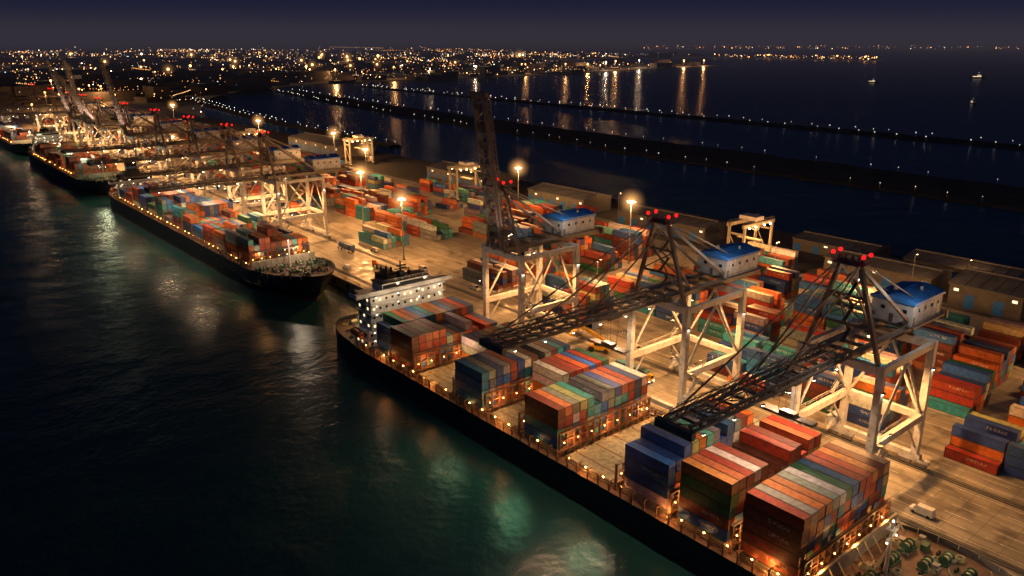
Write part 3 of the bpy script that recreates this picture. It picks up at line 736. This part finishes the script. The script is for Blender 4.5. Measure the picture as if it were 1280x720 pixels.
def yard_lamp(x, y, p=26000, h=17):
    f = MB(); f.cyl((0, 0, 0), (0, 0, h), .16, 0, 8, .1); f.beam((0, 0, h), (1.4, 0, h + .2), .1, .1, 0); f.box(1.1, 1.9, -.2, .2, h + .05, h + .25, 0); f.box(1.2, 1.8, -.15, .15, h - .02, h + .05, 1)
    e = f.obj('street_lamp', [M_steel, E_warm], None, (x, y, 4)); lamp('lamp_bulb', (1.5, 0, h - .5), p, SOD, .5, e)
for a in ((220.2, 40), (220.2, 100), (246.4, 160), (220.2, 210), (272.4, 60), (272.4, 130), (220.2, 265), (298.6, 180)): yard_lamp(*a)
yard_lamp(312.5, 128, 8000, 20)

f = MB(); hs = 10.6
for x in (-hs, hs):
    for y in (-4, 4):
        f.box(x - .5, x + .5, y - .5, y + .5, 2, 20.5, 0)
        for k in (-1.1, 1.1): f.cyl((x - .35, y + k, .75), (x + .35, y + k, .75), .75, 2, 12)
        f.box(x - .45, x + .45, y - 1.9, y + 1.9, 1.4, 2, 0)
    f.box(x - .45, x + .45, -3.5, 3.5, 2.6, 3.6, 0); f.box(x - .4, x + .4, -3.5, 3.5, 17, 17.8, 0)
    f.cyl((x, -3.6, 4), (x, 3.6, 16.8), .2, 0)
for y in (-4, 4):
    f.box(-hs - 1.5, hs + 1.5, y - .5, y + .5, 20.5, 22, 0); rail(f, (-hs - 1.4, y, 22), (hs + 1.4, y, 22), 1.1, 0)
f.box(-3, 3, -4.4, 4.4, 22.6, 24.4, 3); f.box(3.2, 5.2, -1.2, 1.2, 17.2, 19.8, 3); f.box(3.1, 5.3, -1.0, 1.0, 17.6, 18.8, 4)
for x in (-1.6, 1.6):
    for y in (-2, 2): f.cyl((x, y, 22.6), (x * .7, y, 14), .05, 2, 5)
f.box(-1.2, 1.2, -6, 6, 13.4, 14, 0)
f.box(hs + .6, hs + 2, -2.5, 2.5, 3.7, 6.2, 3)
for x in (-8, -3.5, 3.5, 8):
    for y in (-4.8, 4.8): f.box(x - .3, x + .3, y - .2, y + .2, 20.1, 20.5, 5)
RTG = f.mesh('rtg', [M_rtg, M_boom, M_rubber, M_white, M_glass, E_warm])
for (x, y) in ((309, 200), (309, 415), (330, 593), (282, 700)):
    e = empty('yard_gantry_crane', (x, y, 4)); link('gantry_frame', RTG, e)
    lamp('gantry_floodlight', (0, 0, 20), 16000, SOD, .6, e, 160)

# ------------------------------------------------------------------ vehicles
def truck(x, y, rz, colr, box=True):
    e = empty('terminal_truck', (x, y, 4.01), rz); f = MB()
    f.box(-1.2, 1.2, 5.6, 7.6, .9, 1.5, 0); f.hexa([(-1.15, 5.7, 1.5), (.2, 5.7, 1.5), (.2, 7.5, 1.5), (-1.15, 7.5, 1.5), (-1.1, 5.75, 3.1), (.15, 5.75, 3.1), (.15, 7.2, 3.1), (-1.1, 7.2, 3.1)], 0)
    f.box(-1.05, .1, 7.36, 7.5, 1.9, 2.7, 1); f.box(.25, 1.1, 6.2, 7.5, 1.5, 1.9, 0)
    f.box(-.5, .5, -6.2, 6.4, .95, 1.25, 2); f.box(-1.2, 1.2, -6.3, 4.4, 1.25, 1.4, 2)
    for yy in (6.9, 3.6, -3.6, -5): 
        for xx in (-1.1, .75): f.cyl((xx, yy, .5), (xx + .35, yy, .5), .5, 2, 12)
    for xx in (-1, 1): f.sphere((xx, 7.66, 1.15), .13, 3, 6, 4); f.sphere((xx * .9, -6.36, 1.1), .09, 4, 6, 4)
    f.obj('tractor_and_trailer', [colr, M_glass, M_rubber, E_white, E_red], e)
    if box: stack(-1.21, -6.2, 1.42, [[1]], parent=e, seed=int(x * 7 + y), name='loaded_container')
for t in ((170.5, 104, 0), (174.5, 150, math.pi), (170.5, 236, 0), (174.5, 262, math.pi), (178.5, 305, 0), (182, 345, 0), (170.5, 372, math.pi), (193, 120, 0), (193, 215, math.pi), (178.5, 420, 0)):
    truck(*t, R.choice((M_white, M_yellow, M_orange)), R.random() < .7)
e = empty('reach_stacker', (182, 172, 4.01), .5); f = MB()
f.box(-1.6, 1.6, -4.2, 2.6, .9, 2.1, 0); f.box(-1.6, 1.6, -4.4, -2.4, 2.1, 2.9, 0); f.box(-.9, .9, -1, 1.2, 2.1, 4, 1); f.box(-1, 1, -1.1, 1.3, 4, 4.15, 0)
f.beam((0, -3.6, 3.1), (0, 6.6, 8.4), .9, 1.0, 0); f.beam((0, 5.8, 8), (0, 8.2, 9.2), .6, .7, 2); f.box(-6, 6, 7.4, 8.6, 6.4, 7, 0); f.cyl((0, 8, 7), (0, 8, 9), .3, 2)
for yy, r in ((1.9, .95), (-3, .8)):
    for xx in (-2, 1.2): f.cyl((xx, yy, r), (xx + .8, yy, r), r, 2, 14)
f.obj('stacker_body', [M_yellow, M_glass, M_rubber], e)
def van(x, y, rz, mt):
    e = empty('parked_van', (x, y, 4.01), rz); f = MB()
    f.hexa([(-.95, -2.5, .4), (.95, -2.5, .4), (.95, 2.6, .4), (-.95, 2.6, .4), (-.95, -2.5, 1.2), (.95, -2.5, 1.2), (.95, 2.5, 1.1), (-.95, 2.5, 1.1)], 0)
    f.hexa([(-.92, -2.45, 1.2), (.92, -2.45, 1.2), (.92, 1.7, 1.2), (-.92, 1.7, 1.2), (-.82, -2.3, 2.1), (.82, -2.3, 2.1), (.82, 1.0, 2.1), (-.82, 1.0, 2.1)], 0)
    f.hexa([(-.8, 1.2, 1.3), (.8, 1.2, 1.3), (.8, 1.75, 1.3), (-.8, 1.75, 1.3), (-.75, .9, 1.95), (.75, .9, 1.95), (.75, 1.12, 1.95), (-.75, 1.12, 1.95)], 1)
    for yy in (-1.6, 1.6):
        for xx in (-1, .75): f.cyl((xx, yy, .36), (xx + .25, yy, .36), .36, 2, 10)
    f.obj('van_body', [mt, M_glass, M_rubber], e)
for i in range(14): van(192 + R.uniform(-.6, .6) if i % 2 else 167 + R.uniform(-1, 1), 62 + i * 21 + R.uniform(-5, 5), R.choice((0, math.pi)), R.choice((M_white, M_steel, M_yellow, M_steel)))

# ------------------------------------------------------------------ sheds
def shed(x0, x1, y0, y1, h, rise, name='warehouse'):
    e = empty(name, ((x0 + x1) / 2, (y0 + y1) / 2, 4)); a = (x1 - x0) / 2; b_ = (y1 - y0) / 2; f = MB()
    f.box(-a, a, -b_, b_, 0, h, 0); f.obj('walls', [M_wall], e)
    f = MB(); o = .6
    f.v = [(-a - o, -b_ - o, h), (0, -b_ - o, h + rise), (a + o, -b_ - o, h), (-a - o, b_ + o, h), (0, b_ + o, h + rise), (a + o, b_ + o, h), (-a - o, -b_ - o, h + .01 - .3), (a + o, -b_ - o, h - .29), (-a - o, b_ + o, h - .29), (a + o, b_ + o, h - .29)]
    f.f = [(0, 1, 4, 3), (1, 2, 5, 4), (0, 6, 7, 2, 1), (3, 4, 5, 9, 8), (0, 3, 8, 6), (2, 7, 9, 5)]; f.m = [0] * 6
    k = int(2 * b_ / 5)
    for i in range(k + 1):
        y = -b_ + i * 2 * b_ / k; f.beam((-a - o, y, h + .05), (0, y, h + rise + .05), .2, .14, 0); f.beam((a + o, y, h + .05), (0, y, h + rise + .05), .2, .14, 0)
    f.box(-.5, .5, -b_, b_, h + rise - .05, h + rise + .5, 0); f.obj('roof', [M_roof], e)
    f = MB()
    for i in range(k):
        y = -b_ + (i + .5) * 2 * b_ / k
        if i % 2: f.box(-a - .06, -a, y - 1.8, y + 1.8, 0, h * .6, 0)
        elif i % 4 == 0: f.box(-a - .06, -a, y - .9, y + .9, h * .68, h * .8, 1)
    f.obj('doors_and_windows', [M_blue, E_window], e)
for s in ((326, 350, 60, 84, 8, 2.6), (324, 352, 92, 118, 9, 3), (326, 346, 126, 172, 8, 1.6), (355, 376, 100, 150, 7, 2), (354, 378, 20, 88, 9, 3), (355, 375, 165, 205, 6, 1.5), (328, 350, 10, 50, 8, 2.5), (330, 352, 240, 300, 8, 2), (332, 356, 330, 380, 9, 2.4), (335, 365, 430, 500, 9, 2.5), (335, 370, 640, 740, 10, 3)): shed(*s)
yard_lamp(352, 122, 2500, 12); yard_lamp(352, 320, 4000, 12)

# ------------------------------------------------------------------ breakwaters with marker lights
E_mark = emat('marker_lamp', (1, .88, .68), 3.5, 'NONE')
def bank(name, pts, seed, amp, lamps=True, zt=1.4):
    rr = random.Random(seed); f = MB(); lm = MB(); prev = None
    for i in range(len(pts) - 1):
        (xa, wa, ya), (xb, wb, yb_) = pts[i], pts[i + 1]; n = max(1, int(abs(yb_ - ya) / 24))
        for k in range(n):
            t = k / n; x = xa + (xb - xa) * t; wv = wa + (wb - wa) * t; y = ya + (yb_ - ya) * t
            l = x - wv / 2 + rr.uniform(-amp, amp); r_ = x + wv / 2 + rr.uniform(-amp, amp); c0 = len(f.v)
            f.v += [(l - 5, y, -.5), (l, y, zt), (x, y, zt + rr.uniform(.3, 1)), (r_, y, zt), (r_ + 5, y, -.5)]
            if prev is not None:
                for q in range(4): f.f.append((prev + q, prev + q + 1, c0 + q + 1, c0 + q)); f.m.append(0)
            prev = c0
            if lamps:
                for xx in (l + 2, r_ - 2):
                    if rr.random() < .85:
                        d = math.hypot(xx, y); yy = y + rr.uniform(-5, 5); lm.cyl((xx, yy, zt - 1), (xx, yy, zt + 3.5), .12, 0, 5); lm.octa((xx, yy, zt + 3.7), d * .00042 * rr.uniform(.7, 1.2), 1)
    f.obj(name, [M_rock])
    if lamps: lm.obj('marker_light', [M_steel, E_mark])
bank('breakwater', [(600, 60, -200), (612, 80, 170), (615, 92, 420), (640, 80, 800), (690, 60, 1300), (740, 40, 1640)], 3, 5)
bank('breakwater', [(905, 22, -100), (910, 34, 280), (925, 30, 900), (945, 26, 1500), (960, 18, 1700)], 4, 4)
bank('breakwater', [(430, 10, 700), (450, 16, 1100), (500, 20, 1500)], 5, 2)

# ------------------------------------------------------------------ far land, city
def poly(name, pts, z, mat):
    me = bpy.data.meshes.new(name); n = len(pts)
    v = [(x, y, z) for x, y in pts] + [(x, y, -3) for x, y in pts]
    fs = [tuple(range(n))] + [(i, n + i, n + (i + 1) % n, (i + 1) % n) for i in range(n)]
    me.from_pydata(v, [], fs); me.materials.append(mat)
    import bmesh
    bm = bmesh.new(); bm.from_mesh(me); bmesh.ops.recalc_face_normals(bm, faces=bm.faces); bm.to_mesh(me); bm.free()
    o = bpy.data.objects.new(name, me); COL.objects.link(o); return o
CITY = [(385.5, 1100), (470, 1380), (560, 1560), (720, 1760), (938, 1860), (1300, 1850), (1788, 1895), (2300, 1990), (2930, 2117), (2960, 2240), (2500, 2600), (2700, 3300), (4200, 3050), (4230, 2080), (4330, 2090), (4420, 3200), (4300, 4700), (5600, 7600), (12000, 22000), (-9000, 40000), (-20000, 1510), (157, 1510), (385.5, 1501)]
FAR = [(5800, 6600), (8000, 4700), (10500, 3200), (15000, 2500), (22000, 9000), (9000, 14000)]
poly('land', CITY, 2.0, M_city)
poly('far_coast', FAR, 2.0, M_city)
def inpoly(x, y, P):
    c_ = False; j = len(P) - 1
    for i in range(len(P)):
        xi, yi = P[i]; xj, yj = P[j]
        if (yi > y) != (yj > y) and x < (xj - xi) * (y - yi) / (yj - yi) + xi: c_ = not c_
        j = i
    return c_
rc = random.Random(77); V = []; F = []; C = []
def olight(x, y, z, r, col):
    k = len(V); V.extend([(x + r, y, z), (x, y + r, z), (x - r, y, z), (x, y - r, z), (x, y, z + r), (x, y, z - r)])
    for i in range(4):
        j = (i + 1) % 4; F.append((k + i, k + j, k + 4)); F.append((k + j, k + i, k + 5))
    C.extend([(*col, 1)] * 24)
hc = math.radians(39.96)
def dirpt(dep, ang):
    a = hc + ang; return dep * math.sin(a), dep * math.cos(a)
cols = [(1, .38, .08)] * 8 + [(1, .52, .20)] * 7 + [(1, .76, .48)] * 3 + [(.8, .9, 1)]
clusters = []
for i in range(80):
    dep = math.exp(rc.uniform(math.log(1700), math.log(9000))); ang = math.radians(rc.uniform(-34, 9)); clusters.append((*dirpt(dep, ang), dep * rc.uniform(.02, .07), rc.choice(cols)))
def put(x, y, cc, k=1.):
    d = math.hypot(x, y); s = rc.choice((.2, .3, .5, .6, 1, 2, 5))
    olight(x, y, rc.uniform(6, 22), d * rc.uniform(.00032, .00065), tuple(t * s * 2.6 * k for t in cc))
cnt = 0
for i in range(40000):
    if cnt > 3300: break
    if rc.random() < .6:
        cx_, cy_, sg_, cc = rc.choice(clusters); x = cx_ + rc.gauss(0, sg_); y = cy_ + rc.gauss(0, sg_)
        if rc.random() < .4: cc = rc.choice(cols)
    else:
        dep = 104 * 1038 / rc.uniform(9, 95); x, y = dirpt(dep, math.radians(rc.uniform(-35, 32))); cc = rc.choice(cols)
    if inpoly(x, y, CITY): put(x, y, cc); cnt += 1
for i in range(40):
    dep = 104 * 1038 / rc.uniform(10, 80); x, y = dirpt(dep, math.radians(rc.uniform(-33, 9))); t = rc.uniform(0, math.pi); st_ = dep * .006
    cc = rc.choice(cols[:15])
    for k in range(rc.randint(12, 34)):
        x += st_ * math.cos(t); y += st_ * math.sin(t); t += rc.uniform(-.06, .06)
        if inpoly(x, y, CITY): olight(x, y, 12, math.hypot(x, y) * .00042, tuple(q * 3 for q in cc))
for i in range(260):
    x, y = dirpt(104 * 1038 / rc.uniform(7, 14.5), math.radians(rc.uniform(9, 33)))
    if inpoly(x, y, FAR): put(x, y, rc.choice(cols), 1.4)
for i in range(130):
    t = rc.random(); x = 4225 + rc.uniform(5, 100); y = 2090 + t * 1000; put(x, y, rc.choice(cols[:15]), 1.5)
me = bpy.data.meshes.new('city_lights'); me.from_pydata(V, [], F)
ca = me.color_attributes.new('Col', 'FLOAT_COLOR', 'CORNER'); ca.data.foreach_set('color', [t for c_ in C for t in c_])
mcl, nt, out = newmat('city_lamp'); at = N(nt, 'ShaderNodeAttribute'); at.attribute_name = 'Col'; e = N(nt, 'ShaderNodeEmission'); nt.links.new(at.outputs['Color'], e.inputs[0]); e.inputs[1].default_value = 1.; nt.links.new(e.outputs[0], out.inputs[0])
mcl.cycles.emission_sampling = 'NONE'; me.materials.append(mcl)
o = bpy.data.objects.new('city_lights', me); COL.objects.link(o)
f = MB()
HC = halo_mat((1, .46, .14), .03)  # weaker emission ball imitating the glow of distant dock lamps
hq = MB(); hq.sphere((0, 0, 0), 1, 0, 14, 8); HALO2 = hq.mesh('lamp_glow', [HC])
dock_halos = []
def big(x, y, s=1., h=30, k=1., col=SOD, lit=True):
    d = math.hypot(x, y); r = d * .0010 * s
    f.sphere((x, y, h), r, 0 if col is SOD else 1, 8, 5); f.cyl((x, y, 1), (x, y, h), .5, 2, 5)
    if lit: lamp('dock_floodlight', (x, y, h - r - 1), 140000 * k * (d / 2000) ** 1.2, col, r, None)
for i in range(11): big(1020 + i * 178 + rc.uniform(-40, 40), 1900 + i * 19 + rc.uniform(0, 60), rc.uniform(.7, 1.2), rc.uniform(22, 34), rc.uniform(.5, 1.1), SOD if rc.random() < .7 else WARM)
n = 0
while n < 46:
    dep = math.exp(rc.uniform(math.log(1500), math.log(5200))); x, y = dirpt(dep, math.radians(rc.uniform(-33, 6)))
    if inpoly(x, y, CITY):
        sz = rc.uniform(.7, 1.5); h = rc.uniform(22, 40); big(x, y, sz, h, .8, SOD if rc.random() < .8 else WARM, n < 12); n += 1
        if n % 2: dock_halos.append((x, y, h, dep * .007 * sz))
for (x, y) in ((4250, 2150), (4270, 2450), (4280, 2750), (4200, 3080)): big(x, y, .6, 22, 1, SOD, False)
for i in range(9): big(rc.uniform(180, 420), 1120 + i * 62, rc.uniform(.8, 1.2), 30, 1.2, SOD, i % 2 == 0)
dm = f.obj('dock_light_mast', [emat('dock_lamp', (1, .48, .14), 8, 'NONE'), emat('dock_lamp_white', (1, .8, .55), 8, 'NONE'), M_steel])
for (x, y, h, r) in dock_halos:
    o = bpy.data.objects.new('lamp_glow', HALO2); COL.objects.link(o); o.location = (x, y, h); o.scale = (r, r, r); o.parent = dm
f = MB(); k = 0
while k < 700:
    dep = math.exp(rc.uniform(math.log(1500), math.log(7000))); x, y = dirpt(dep, math.radians(rc.uniform(-35, 14)))
    if not inpoly(x, y, CITY): continue
    a = rc.uniform(12, 50); b_ = rc.uniform(10, 34); h = rc.choice((5, 7, 9, 12, 12, 18, 26)); t = rc.uniform(-.2, .2) + .1
    ca_, sa = math.cos(t), math.sin(t); P = [(x + u * ca_ - v * sa, y + u * sa + v * ca_) for u, v in ((-a, -b_), (a, -b_), (a, b_), (-a, b_))]
    f.hexa([(px, py, 1.5) for px, py in P] + [(px, py, 2 + h) for px, py in P], 0); k += 1
f.obj('city_buildings', [M_bldg])

# ------------------------------------------------------------------ boats on the bay
E_boat = emat('boat_lamp', (1, .9, .75), 3, 'NONE')
def boat(x, y, rz, s=1.):
    e = empty('ferry_boat', (x, y, 0), rz); e.scale = (s, s, s); f = MB()
    f.v = [(0, -14, 2.4), (3.5, -8, 2.2), (3.5, 14, 2.2), (-3.5, 14, 2.2), (-3.5, -8, 2.2), (0, -12, -.5), (2.8, -7, -.5), (2.8, 13.5, -.5), (-2.8, 13.5, -.5), (-2.8, -7, -.5)]
    f.f = [(0, 1, 2, 3, 4), (0, 5, 6, 1), (1, 6, 7, 2), (2, 7, 8, 3), (3, 8, 9, 4), (4, 9, 5, 0)]; f.m = [1] * 6
    f.box(-2.6, 2.6, -5, 11, 2.2, 4.6, 0); f.box(-2.65, 2.65, -4, 10, 3.1, 4, 2); f.box(-2, 2, -4, 3, 4.6, 6.6, 0); f.box(-2.05, 2.05, -3.6, 2.5, 5.4, 6.1, 2); f.cyl((0, 0, 6.6), (0, 0, 10), .15, 1); f.sphere((0, 0, 10.2), .35, 3)
    f.obj('boat_hull_and_cabin', [M_white, M_hull, E_window, E_boat], e)
for b_ in ((2500, 930, .7, 1.6), (2050, 1010, .4, 1.0), (1500, 560, 2.2, .8)): boat(*b_)
print('LIGHTS', NL[0])
